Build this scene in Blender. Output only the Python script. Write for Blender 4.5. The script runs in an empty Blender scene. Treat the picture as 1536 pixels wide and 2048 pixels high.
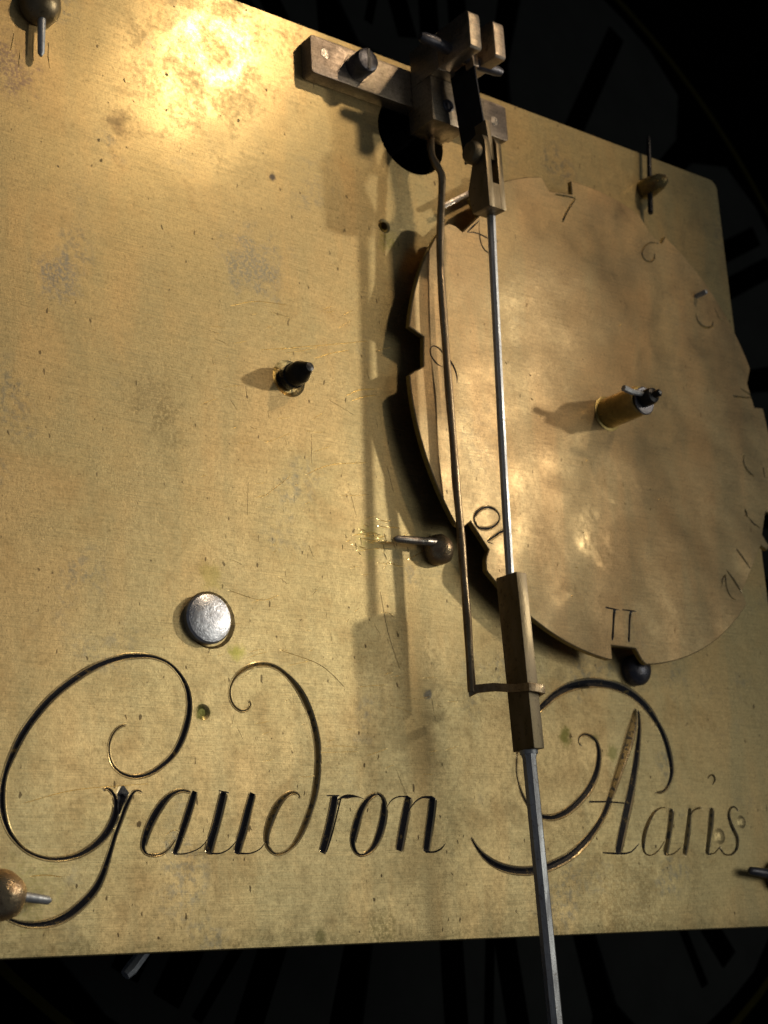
import bpy, bmesh, math, random
import numpy as np
from mathutils import Vector, Matrix
from mathutils.geometry import delaunay_2d_cdt
random.seed(7)
rng = np.random.default_rng(5)
SC = bpy.context.scene
COL = SC.collection

# ------------------------------------------------------------------ camera, world, lights
# One Blender unit is one centimetre of the clock. The plate's face is the plane y = 0,
# X runs along the plate, Z up it, and heights h stand out of it towards -Y.
D = 14.63                                   # camera's distance from the plate's plane
F = 3171.245                                # focal length in pixels of the 1536 x 2048 photograph
R = np.array([[0.0]*3]*3)
a_, b_, c_ = -0.2808632, -0.6694852, -0.05556904
ca, sa, cb, sb, cc, sc_ = math.cos(a_), math.sin(a_), math.cos(b_), math.sin(b_), math.cos(c_), math.sin(c_)
R = (np.array([[cc, -sc_, 0], [sc_, cc, 0], [0, 0, 1]]) @ np.array([[1, 0, 0], [0, ca, -sa], [0, sa, ca]])
     @ np.array([[cb, 0, sb], [0, 1, 0], [-sb, 0, cb]]))
cam = bpy.data.cameras.new('camera')
cam.sensor_fit = 'VERTICAL'
cam.sensor_height = 24.0
cam.lens = F / 2048 * 24.0
cam.clip_start = 0.5
cam.clip_end = 500
cam.dof.use_dof = True
cam.dof.focus_distance = 17.6
cam.dof.aperture_fstop = cam.lens / 1000 / 0.085
cam_o = bpy.data.objects.new('camera', cam)
COL.objects.link(cam_o)
def pw(v): return Vector((v[0], v[2], -v[1]))
m = Matrix((pw(R[0]), pw(-R[1]), pw(-R[2]))).transposed().to_4x4()
m.translation = Vector((0, -D, 0))
cam_o.matrix_world = m
SC.camera = cam_o

w = bpy.data.worlds.new('World')
SC.world = w
w.use_nodes = True
bg = w.node_tree.nodes['Background']
bg.inputs['Color'].default_value = (0.75, 0.85, 1.0, 1)
bg.inputs['Strength'].default_value = 0.045
SC.view_settings.view_transform = 'Standard'
SC.view_settings.look = 'None'
SC.view_settings.exposure = 0.05
SC.view_settings.gamma = 1

def area(name, loc, target, size, power, color, size_y=None, spread=math.pi):
    l = bpy.data.lights.new(name, 'AREA')
    l.shape = 'ELLIPSE'
    l.size = size
    l.size_y = size_y or size
    l.energy = power
    l.color = color
    l.spread = spread
    o = bpy.data.objects.new(name, l)
    COL.objects.link(o)
    o.location = loc
    o.rotation_euler = (Vector(target) - Vector(loc)).to_track_quat('-Z', 'Y').to_euler()
    return o
def spot(name, loc, target, radius, power, color, angle, blend):
    l = bpy.data.lights.new(name, 'SPOT')
    l.energy = power
    l.color = color
    l.shadow_soft_size = radius
    l.spot_size = math.radians(angle)
    l.spot_blend = blend
    o = bpy.data.objects.new(name, l)
    COL.objects.link(o)
    o.location = loc
    o.rotation_euler = (Vector(target) - Vector(loc)).to_track_quat('-Z', 'Y').to_euler()
    return o
spot('showcase_spot', (26.0, -26.5, 30.8), (8.6, 0, 6.9), 1.1, 9000, (1.0, 0.77, 0.50), 26.5, 0.15)
spot('side_spot', (38.0, -20.0, 13.0), (1.5, 0, 6.4), 0.65, 19500, (1.0, 0.91, 0.73), 25.5, 0.65)
area('room_fill', (31, -30, 3.5), (11, 0, 3), 26, 1650, (0.97, 0.96, 0.84), 17)

# ------------------------------------------------------------------ helpers
def C(px, py, h=0.0):
    """The point of the plane h above the plate that the photograph shows at (px, py)."""
    d = np.array([(px - 768) / F, (py - 1024) / F, 1.0]) @ R
    k = (D - h) / d[2]
    return np.array([d[0] * k, -d[1] * k])
def V(x, z, h): return Vector((x, -h, z))
def PV(px, py, h): x, z = C(px, py, h); return V(x, z, h)

def root(name, label, cat, loc=(0, 0, 0), group=None):
    o = bpy.data.objects.new(name, None)
    o.empty_display_size = 0.2
    COL.objects.link(o)
    o.location = loc
    o['label'] = label
    o['category'] = cat
    if group: o['group'] = group
    return o
def wloc(o):
    v = Vector((0, 0, 0))
    while o is not None:
        v += o.location
        o = o.parent
    return v
def mesh_obj(name, verts, faces, mats, parent=None, smooth=False, fm=None, label=None, angle=None):
    off = wloc(parent)
    me = bpy.data.meshes.new(name)
    me.from_pydata([tuple(Vector(v) - off) for v in verts], [], faces)
    if not isinstance(mats, (list, tuple)): mats = [mats]
    for mt in mats: me.materials.append(mt)
    if fm is not None: me.polygons.foreach_set('material_index', fm)
    o = bpy.data.objects.new(name, me)
    COL.objects.link(o)
    o.parent = parent
    if smooth:
        me.polygons.foreach_set('use_smooth', [True] * len(me.polygons))
        if angle is not None: me.set_sharp_from_angle(angle=math.radians(angle))
    if label: o['label'] = label
    return o
def from_bm(name, bm, mats, parent=None, bevel=0, seg=2, smooth=True, label=None):
    bmesh.ops.remove_doubles(bm, verts=bm.verts, dist=1e-5)
    bmesh.ops.recalc_face_normals(bm, faces=bm.faces)
    if bevel:
        es = [e for e in bm.edges if len(e.link_faces) == 2 and e.calc_face_angle(0) > 0.5]
        bmesh.ops.bevel(bm, geom=es, offset=bevel, segments=seg, profile=0.6, affect='EDGES', clamp_overlap=True)
    vs = [v.co.copy() for v in bm.verts]
    bm.verts.index_update()
    fs = [[v.index for v in f.verts] for f in bm.faces]
    bm.free()
    return mesh_obj(name, vs, fs, mats, parent, smooth, label=label, angle=28)
def add_prism(bm, poly, axis, a, b):
    """poly: 2D points; axis 'h' -> (x,z) extruded in h; axis 'x' -> (h,z) extruded in x; axis 'z' -> (x,h) extruded in z."""
    def mk(p, t):
        if axis == 'h': return V(p[0], p[1], t)
        if axis == 'x': return V(t, p[1], p[0])
        return V(p[0], t, p[1])
    lo = [bm.verts.new(mk(p, a)) for p in poly]
    hi = [bm.verts.new(mk(p, b)) for p in poly]
    n = len(poly)
    bm.faces.new(lo)
    bm.faces.new(hi[::-1])
    for i in range(n):
        bm.faces.new((lo[i], lo[(i + 1) % n], hi[(i + 1) % n], hi[i]))
def add_box(bm, x0, x1, z0, z1, h0, h1):
    add_prism(bm, [(x0, z0), (x1, z0), (x1, z1), (x0, z1)], 'h', h0, h1)
def rrect(x0, x1, z0, z1, r, n=5, corners=(1, 1, 1, 1)):
    out = []
    for k, (cx, cz, a0) in enumerate(((x1, z0, -90), (x1, z1, 0), (x0, z1, 90), (x0, z0, 180))):
        rr = r if corners[k] else 0.004
        ox = cx - rr if cx == x1 else cx + rr
        oz = cz - rr if cz == z1 else cz + rr
        for i in range(n + 1):
            t = math.radians(a0 + 90 * i / n)
            out.append((ox + rr * math.cos(t), oz + rr * math.sin(t)))
    return out
def frame_at(pts, i):
    a = pts[max(i - 1, 0)]; b = pts[min(i + 1, len(pts) - 1)]
    return (b - a).normalized()
def tube(name, pts, radii, mat, parent=None, n=12, caps=True, smooth=True, up=Vector((0, 0.3, 1)), flat=1.0, label=None, angle=35):
    pts = [Vector(p) for p in pts]
    if not hasattr(radii, '__len__'): radii = [radii] * len(pts)
    vs, fs = [], []
    t0 = frame_at(pts, 0)
    u = t0.cross(up)
    if u.length < 1e-3: u = t0.cross(Vector((1, 0, 0)))
    u.normalize()
    for i, p in enumerate(pts):
        t = frame_at(pts, i)
        u = (u - t * u.dot(t)).normalized()
        v = t.cross(u)
        for k in range(n):
            a = 2 * math.pi * (k + 0.5) / n
            vs.append(p + (u * math.cos(a) + v * math.sin(a) * flat) * radii[i])
    for i in range(len(pts) - 1):
        for k in range(n):
            k2 = (k + 1) % n
            fs.append((i * n + k, i * n + k2, (i + 1) * n + k2, (i + 1) * n + k))
    if caps:
        fs.append(tuple(range(n))[::-1])
        fs.append(tuple((len(pts) - 1) * n + k for k in range(n)))
    return mesh_obj(name, vs, fs, mat, parent, smooth, label=label, angle=angle)
def lathe(name, base, axis, prof, mat, parent=None, n=32, smooth=True, label=None, wob=0.0, angle=30):
    """prof: (distance along the axis, radius) pairs."""
    base = Vector(base); axis = Vector(axis).normalized()
    u = axis.orthogonal().normalized(); v = axis.cross(u)
    vs, fs = [], []
    for (t, r) in prof:
        for k in range(n):
            a = 2 * math.pi * k / n
            rr = max(r, 1e-4) * (1 + wob * math.sin(a * 3 + t * 21) + wob * 0.6 * math.sin(a * 5 + 1))
            vs.append(base + axis * t + (u * math.cos(a) + v * math.sin(a)) * rr)
    for i in range(len(prof) - 1):
        for k in range(n):
            k2 = (k + 1) % n
            fs.append((i * n + k, i * n + k2, (i + 1) * n + k2, (i + 1) * n + k))
    fs.append(tuple(range(n))[::-1])
    fs.append(tuple((len(prof) - 1) * n + k for k in range(n)))
    return mesh_obj(name, vs, fs, mat, parent, smooth, label=label, angle=angle)
OUT = Vector((0, -1, 0))
def catmull(P, step):
    P = [np.array(p, float) for p in P]
    if len(P) == 2: P = [P[0], (P[0] + P[1]) / 2, P[1]]
    closed = np.allclose(P[0][:2], P[-1][:2]) and len(P) > 4
    out = []
    n = len(P)
    for i in range(n - 1):
        p1, p2 = P[i], P[i + 1]
        p0 = P[i - 1] if i > 0 else (P[n - 2] if closed else 2 * p1 - p2)
        p3 = P[i + 2] if i + 2 < n else (P[1] if closed else 2 * p2 - p1)
        L = np.hypot(*(p2 - p1)[:2])
        k = max(2, int(L / step))
        for j in range(k):
            t = j / k
            out.append(0.5 * ((2 * p1) + (-p0 + p2) * t + (2 * p0 - 5 * p1 + 4 * p2 - p3) * t * t + (-p0 + 3 * p1 - 3 * p2 + p3) * t ** 3))
    out.append(P[-1])
    return np.array(out)

# ------------------------------------------------------------------ materials
def newmat(name):
    mt = bpy.data.materials.new(name)
    mt.use_nodes = True
    nt = mt.node_tree
    return mt, nt, nt.nodes['Principled BSDF']
class N:
    def __init__(s, nt): s.nt = nt
    def node(s, typ, **kw):
        n = s.nt.nodes.new(typ)
        for k, v in kw.items(): setattr(n, k, v)
        return n
    def link(s, a, b): s.nt.links.new(a, b)
    def put(s, sock, val):
        if hasattr(val, 'is_linked'): s.link(val, sock)
        else: sock.default_value = val
    def math(s, op, a, b=0.0, clamp=False):
        n = s.node('ShaderNodeMath', operation=op, use_clamp=clamp)
        s.put(n.inputs[0], a); s.put(n.inputs[1], b)
        return n.outputs[0]
    def coord(s, scale=(1, 1, 1), rot=(0, 0, 0), loc=(0, 0, 0)):
        tc = s.node('ShaderNodeTexCoord')
        mp = s.node('ShaderNodeMapping')
        s.link(tc.outputs['Object'], mp.inputs['Vector'])
        mp.inputs['Scale'].default_value = scale
        mp.inputs['Rotation'].default_value = rot
        mp.inputs['Location'].default_value = loc
        return mp.outputs[0]
    def noise(s, vec, scale, detail=3, rough=0.5, dist=0.0):
        n = s.node('ShaderNodeTexNoise')
        s.link(vec, n.inputs['Vector'])
        n.inputs['Scale'].default_value = scale
        n.inputs['Detail'].default_value = detail
        n.inputs['Roughness'].default_value = rough
        n.inputs['Distortion'].default_value = dist
        return n.outputs['Fac']
    def ramp(s, fac, lo, hi, a=0.0, b=1.0):
        n = s.node('ShaderNodeMapRange', interpolation_type='SMOOTHSTEP')
        s.put(n.inputs['Value'], fac)
        n.inputs['From Min'].default_value = lo
        n.inputs['From Max'].default_value = hi
        n.inputs['To Min'].default_value = a
        n.inputs['To Max'].default_value = b
        return n.outputs['Result']
    def mix(s, fac, a, b, mode='MIX'):
        n = s.node('ShaderNodeMix', data_type='RGBA', blend_type=mode)
        s.put(n.inputs['Factor'], fac)
        s.put(n.inputs['A'] if False else n.inputs[6], a)
        s.put(n.inputs[7], b)
        return n.outputs[2]
    def bump(s, h, strength, dist, normal=None):
        n = s.node('ShaderNodeBump')
        n.inputs['Strength'].default_value = strength
        n.inputs['Distance'].default_value = dist
        s.link(h, n.inputs['Height'])
        if normal is not None: s.link(normal, n.inputs['Normal'])
        return n.outputs[0]

def brass(name, c1, c2, c3, rough=0.4, metallic=0.85, pits=0.6, scratch=0.5, warp=0.02, grain=0.25, stain=0.5, seed=0.0, gloss=0.0, stains=(), sheet_origin=(0, 0)):
    mt, nt, b = newmat(name)
    g = N(nt)
    co = g.coord(loc=(seed, seed * 0.7, seed * 1.3))
    big = g.noise(co, 0.45, 4, 0.55, 0.4)
    mid = g.noise(co, 1.9, 5, 0.6, 0.6)
    fine = g.noise(co, 14, 4, 0.65)
    col = g.mix(g.ramp(big, 0.38, 0.62), c1 + (1,), c2 + (1,))
    col = g.mix(g.ramp(mid, 0.5, 0.72, 0, 0.35), col, c3 + (1,))
    streak = g.noise(g.coord(scale=(1.0, 1, 0.22), rot=(0, 0.06, 0), loc=(seed + 3, 0, 0)), 1.3, 4, 0.6, 0.3)
    col = g.mix(g.ramp(streak, 0.42, 0.62, 0, 0.75), col, tuple(0.5 * (x + y) for x, y in zip(c2, (0.42, 0.37, 0.21))) + (1,))
    hair = g.noise(g.coord(scale=(1.6, 1, 60), rot=(0, 0.12, 0), loc=(seed, 0, 5)), 1.0, 4, 0.7)
    hair2 = g.noise(g.coord(scale=(2.2, 1, 90), rot=(0, -0.35, 0), loc=(seed, 0, 9)), 1.0, 3, 0.7)
    hh = g.math('MULTIPLY', g.math('ADD', hair, hair2), 0.5)
    col = g.mix(g.ramp(hh, 0.40, 0.62, 0, 0.30), col, tuple(x * 1.35 for x in c1) + (1,))
    col = g.mix(g.ramp(hh, 0.50, 0.38, 0, 0.22), col, tuple(x * 0.5 for x in c2) + (1,))
    col = g.mix(g.ramp(fine, 0.35, 0.75, 0, 0.35), col, tuple(x * 0.62 for x in c2) + (1,))
    gr = g.noise(g.coord(loc=(seed, 2, 1), scale=(1, 1, 0.7)), 42, 4, 0.75)
    col = g.mix(g.ramp(gr, 0.50, 0.34, 0, 0.42), col, tuple(x * 0.45 for x in c3) + (1,))
    col = g.mix(g.ramp(gr, 0.54, 0.70, 0, 0.40), col, tuple(min(1, x * 1.45) for x in c1) + (1,))
    # grey oxide bloom in loose patches
    blo = g.math('MULTIPLY', g.ramp(g.noise(co, 0.8, 3, 0.5), 0.56, 0.68), g.ramp(g.noise(co, 9, 4, 0.7), 0.45, 0.62))
    col = g.mix(g.math('MULTIPLY', blo, stain), col, (0.20, 0.20, 0.17, 1))
    # pits and specks, slightly drawn out
    pc = g.coord(scale=(1.5, 1, 0.75), rot=(0, 0.35, 0), loc=(seed, 0, 0))
    sp = g.noise(pc, 26, 2, 0.5)
    reg = g.ramp(g.noise(co, 0.7, 3, 0.5), 0.40, 0.66)
    spm = g.math('MULTIPLY', g.ramp(sp, 0.665, 0.72), reg)
    sp2 = g.math('MULTIPLY', g.ramp(g.noise(pc, 9.5, 2, 0.4), 0.70, 0.735), 1.0)
    pit = g.math('MAXIMUM', spm, sp2)
    col = g.mix(g.math('MULTIPLY', pit, pits), col, (0.07, 0.05, 0.035, 1))
    # hairline scratches in several directions
    scr = None
    for k, (ang, sx, sz, th) in enumerate(((1.25, 2.2, 95, 0.735), (1.05, 1.2, 120, 0.745), (-0.15, 1.0, 140, 0.75), (0.5, 1.5, 150, 0.76))):
        tc = g.node('ShaderNodeTexCoord')
        m1 = g.node('ShaderNodeMapping'); m1.inputs['Rotation'].default_value = (0, ang, 0)
        m1.inputs['Location'].default_value = (seed + k, 0, k * 2.1)
        g.link(tc.outputs['Object'], m1.inputs['Vector'])
        m2 = g.node('ShaderNodeMapping'); m2.inputs['Scale'].default_value = (sx, 1, sz)
        g.link(m1.outputs[0], m2.inputs['Vector'])
        f = g.ramp(g.noise(m2.outputs[0], 1.0, 2, 0.6, 0.15), th - 0.03, th + 0.03)
        f = g.math('MULTIPLY', f, g.ramp(g.noise(m1.outputs[0], 0.9, 2), 0.45, 0.6))
        scr = f if scr is None else g.math('MAXIMUM', scr, f)
    col = g.mix(g.math('MULTIPLY', scr, scratch * 0.8), col, (0.80, 0.62, 0.34, 1))
    if stains:
        tc = g.node('ShaderNodeTexCoord')
        wob = g.noise(tc.outputs['Object'], 5, 4, 0.65)
        wob2 = g.noise(tc.outputs['Object'], 24, 3, 0.6)
        for (px, py, rad, cc_, k) in stains:
            x, z = C(px, py)
            vd = g.node('ShaderNodeVectorMath', operation='DISTANCE')
            g.link(tc.outputs['Object'], vd.inputs[0])
            vd.inputs[1].default_value = (x - sheet_origin[0], 0, z - sheet_origin[1])
            dd = g.math('ADD', vd.outputs['Value'], g.math('MULTIPLY', g.math('SUBTRACT', wob, 0.5), rad * 2.6))
            f = g.math('MULTIPLY', g.ramp(dd, rad, rad * 0.25), k)
            if rad > .2: f = g.math('MULTIPLY', f, g.ramp(wob2, 0.36, 0.58))
            col = g.mix(f, col, cc_ + (1,))
        sx_ = g.node('ShaderNodeSeparateXYZ')
        g.link(tc.outputs['Object'], sx_.inputs[0])
        ed = g.math('ADD', sx_.outputs['Z'], g.math('MULTIPLY', g.math('SUBTRACT', wob, 0.5), -0.5))
        f = g.math('MULTIPLY', g.ramp(ed, 0.20, 0.02), g.ramp(wob2, 0.30, 0.7, 0.1, 0.45))
        col = g.mix(f, col, (0.10, 0.085, 0.035, 1))
    g.link(col, b.inputs['Base Color'])
    b.inputs['Metallic'].default_value = metallic
    r = g.math('ADD', g.ramp(mid, 0.3, 0.7, rough - 0.05, rough + 0.09), g.ramp(fine, 0.3, 0.7, -0.03, 0.05))
    r = g.math('ADD', r, g.math('MULTIPLY', pit, 0.2))
    r = g.math('SUBTRACT', r, g.math('MULTIPLY', scr, 0.1 * scratch))
    g.link(r, b.inputs['Roughness'])
    wv = g.noise(g.coord(loc=(seed, 0, 0)), 0.55, 2, 0.4)
    nrm = g.bump(wv, 1.0, warp)
    nrm = g.bump(g.noise(co, 5, 4, 0.6), grain, 0.02, nrm)
    nrm = g.bump(g.noise(g.coord(scale=(1, 1, 0.6)), 60, 3, 0.6), grain, 0.006, nrm)
    nrm = g.bump(hh, 0.35, 0.010, nrm)
    nrm = g.bump(pit, -0.5, 0.012, nrm)
    nrm = g.bump(scr, -0.4 * scratch, 0.006, nrm)
    g.link(nrm, b.inputs['Normal'])
    if gloss:
        b2 = g.node('ShaderNodeBsdfPrincipled')
        b2.inputs['Metallic'].default_value = 1.0
        g.link(col, b2.inputs['Base Color'])
        g.link(g.math('SUBTRACT', r, rough - 0.20), b2.inputs['Roughness'])
        g.link(g.bump(wv, 1.0, warp), b2.inputs['Normal'])
        ms = g.node('ShaderNodeMixShader')
        ms.inputs[0].default_value = gloss
        g.link(b.outputs[0], ms.inputs[1]); g.link(b2.outputs[0], ms.inputs[2])
        g.link(ms.outputs[0], nt.nodes['Material Output'].inputs['Surface'])
    return mt

def metal(name, c1, c2, rough=0.35, metallic=0.8, scale=6, stretch=(1, 1, 0.3), bump=0.2, spot=0.4, spotc=(0.02, 0.015, 0.012)):
    mt, nt, b = newmat(name)
    g = N(nt)
    co = g.coord(scale=stretch)
    f = g.noise(co, scale, 5, 0.6, 0.3)
    col = g.mix(g.ramp(f, 0.35, 0.65), c1 + (1,), c2 + (1,))
    s = g.ramp(g.noise(g.coord(), scale * 3, 3, 0.6), 0.58, 0.7)
    col = g.mix(g.math('MULTIPLY', s, spot), col, spotc + (1,))
    g.link(col, b.inputs['Base Color'])
    b.inputs['Metallic'].default_value = metallic
    g.link(g.ramp(f, 0.3, 0.7, rough - 0.08, rough + 0.12), b.inputs['Roughness'])
    nrm = g.bump(g.noise(co, scale * 2.5, 4, 0.6), bump, 0.02)
    nrm = g.bump(g.noise(g.coord(), 45, 3, 0.6), bump, 0.008, nrm)
    g.link(nrm, b.inputs['Normal'])
    return mt

M_PLATE = brass('plate_brass', (0.60, 0.43, 0.205), (0.50, 0.40, 0.20), (0.44, 0.28, 0.12), rough=0.48, metallic=0.92, seed=0.0, gloss=0.22, sheet_origin=(12.0, 0.3), stains=(
    (405, 1422, .13, (.09, .10, .02), .9), (474, 1305, .13, (.30, .30, .03), .6), (1130, 1472, .16, (.16, .15, .03), .8), (1228, 1505, .15, (.14, .14, .03), .6), (1190, 1475, .10, (.14, .14, .03), .5),
    (505, 530, .55, (.21, .22, .21), .55), (118, 555, .35, (.21, .22, .22), .6), (545, 355, .07, (.08, .07, .07), .9), (235, 245, .20, (.16, .12, .07), .6), (310, 800, .5, (.24, .18, .09), .45), (335, 850, .3, (.22, .17, .08), .4),
    (10, 130, .5, (.16, .11, .14), .5), (775, 480, .22, (.30, .28, .04), .5), (735, 1075, .3, (.40, .36, .10), .4), (420, 1150, .2, (.33, .28, .06), .4), (640, 1870, .12, (.10, .09, .03), .7), (770, 1862, .3, (.12, .10, .03), .5), (1250, 1800, .9, (.30, .20, .08), .4), (60, 1790, .45, (.28, .25, .08), .4), (856, 1390, .07, (.12, .12, .12), .8)))
M_WHEEL = brass('wheel_brass', (0.61, 0.41, 0.205), (0.50, 0.36, 0.19), (0.42, 0.28, 0.15), rough=0.45, metallic=0.92, gloss=0.12, pits=0.35, scratch=0.35, warp=0.18, grain=0.18, stain=0.15, seed=13.0)
M_EDGE = brass('cut_edge_brass', (0.52, 0.38, 0.14), (0.40, 0.32, 0.10), (0.33, 0.22, 0.08), rough=0.35, scratch=0.2, seed=4.0)
M_RIM = metal('cut_rim_brass', (0.85, 0.68, 0.42), (0.74, 0.58, 0.34), rough=0.26, metallic=0.9, spot=0.1)
M_BARE = metal('bare_brass', (0.86, 0.66, 0.32), (0.74, 0.55, 0.24), rough=0.28, metallic=0.95, spot=0.1)
M_COCK = brass('cock_brass', (0.58, 0.47, 0.38), (0.44, 0.35, 0.28), (0.26, 0.19, 0.13), rough=0.36, metallic=0.9, pits=0.5, scratch=0.2, seed=21.0)
M_WIRE = metal('old_brass_wire', (0.50, 0.38, 0.24), (0.34, 0.24, 0.14), rough=0.34, metallic=0.85, scale=9, spot=0.6)
M_SLEEVE = metal('tarnished_brass', (0.20, 0.155, 0.09), (0.28, 0.22, 0.145), rough=0.42, metallic=0.8, scale=5, spot=0.45)
M_KNOB = metal('knob_brass', (0.40, 0.31, 0.13), (0.27, 0.18, 0.08), rough=0.30, metallic=0.9, scale=7, stretch=(1, 1, 1), bump=0.4, spot=0.3)
M_TUBE = metal('yellow_tube_brass', (0.62, 0.47, 0.18), (0.44, 0.32, 0.12), rough=0.30, metallic=0.95, scale=6, stretch=(1, 1, 1), bump=0.3, spot=0.25)
M_PALE = metal('pale_knob_brass', (0.62, 0.47, 0.28), (0.46, 0.30, 0.18), rough=0.30, metallic=0.85, scale=7, stretch=(1, 1, 1), bump=0.5, spot=0.35)
M_STUD = metal('polished_stud_steel', (0.62, 0.62, 0.66), (0.40, 0.40, 0.44), rough=0.34, metallic=0.9, scale=5, stretch=(1, 1, 1), bump=0.35, spot=0.25)
M_ROD = metal('pendulum_steel', (0.60, 0.61, 0.63), (0.42, 0.42, 0.44), rough=0.40, metallic=0.7, scale=8, stretch=(1, 1, 0.2), bump=0.35, spot=0.55, spotc=(0.13, 0.09, 0.06))
M_STEEL = metal('grey_steel', (0.55, 0.56, 0.58), (0.36, 0.37, 0.40), rough=0.44, metallic=0.65, scale=8, stretch=(1, 1, 0.15), spot=0.35)
M_DARK = metal('dark_steel', (0.10, 0.10, 0.12), (0.16, 0.15, 0.16), rough=0.35, metallic=0.8, scale=9, stretch=(1, 1, 1), spot=0.4)
M_BLUE = metal('blued_steel', (0.012, 0.014, 0.022), (0.02, 0.021, 0.03), rough=0.38, metallic=0.6, scale=6, stretch=(1, 1, 1), spot=0.2)
M_BLACK = metal('blackened_steel', (0.014, 0.013, 0.014), (0.03, 0.028, 0.03), rough=0.30, metallic=0.5, scale=8, stretch=(1, 1, 1), spot=0.2)
M_PINST = metal('taper_pin_steel', (0.48, 0.45, 0.40), (0.33, 0.26, 0.22), rough=0.32, metallic=0.85, scale=10, stretch=(1, 1, 1), spot=0.3)

def wax(name, gap, tint):
    mt, nt, b = newmat(name)
    g = N(nt)
    co = g.coord()
    f = g.ramp(g.noise(co, 11, 4, 0.7), gap, gap + 0.08)
    col = g.mix(f, tint + (1,), (0.34, 0.25, 0.11, 1))
    g.link(col, b.inputs['Base Color'])
    g.link(g.ramp(f, 0, 1, 0.0, 0.85), b.inputs['Metallic'])
    b.inputs['Roughness'].default_value = 0.42
    g.link(g.bump(g.noise(co, 40, 3, 0.7), 0.5, 0.01), b.inputs['Normal'])
    return mt
M_WAX = wax('engraver_black_wax', 0.60, (0.012, 0.012, 0.019))
M_WAX2 = wax('worn_black_wax', 0.41, (0.05, 0.04, 0.025))

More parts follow.
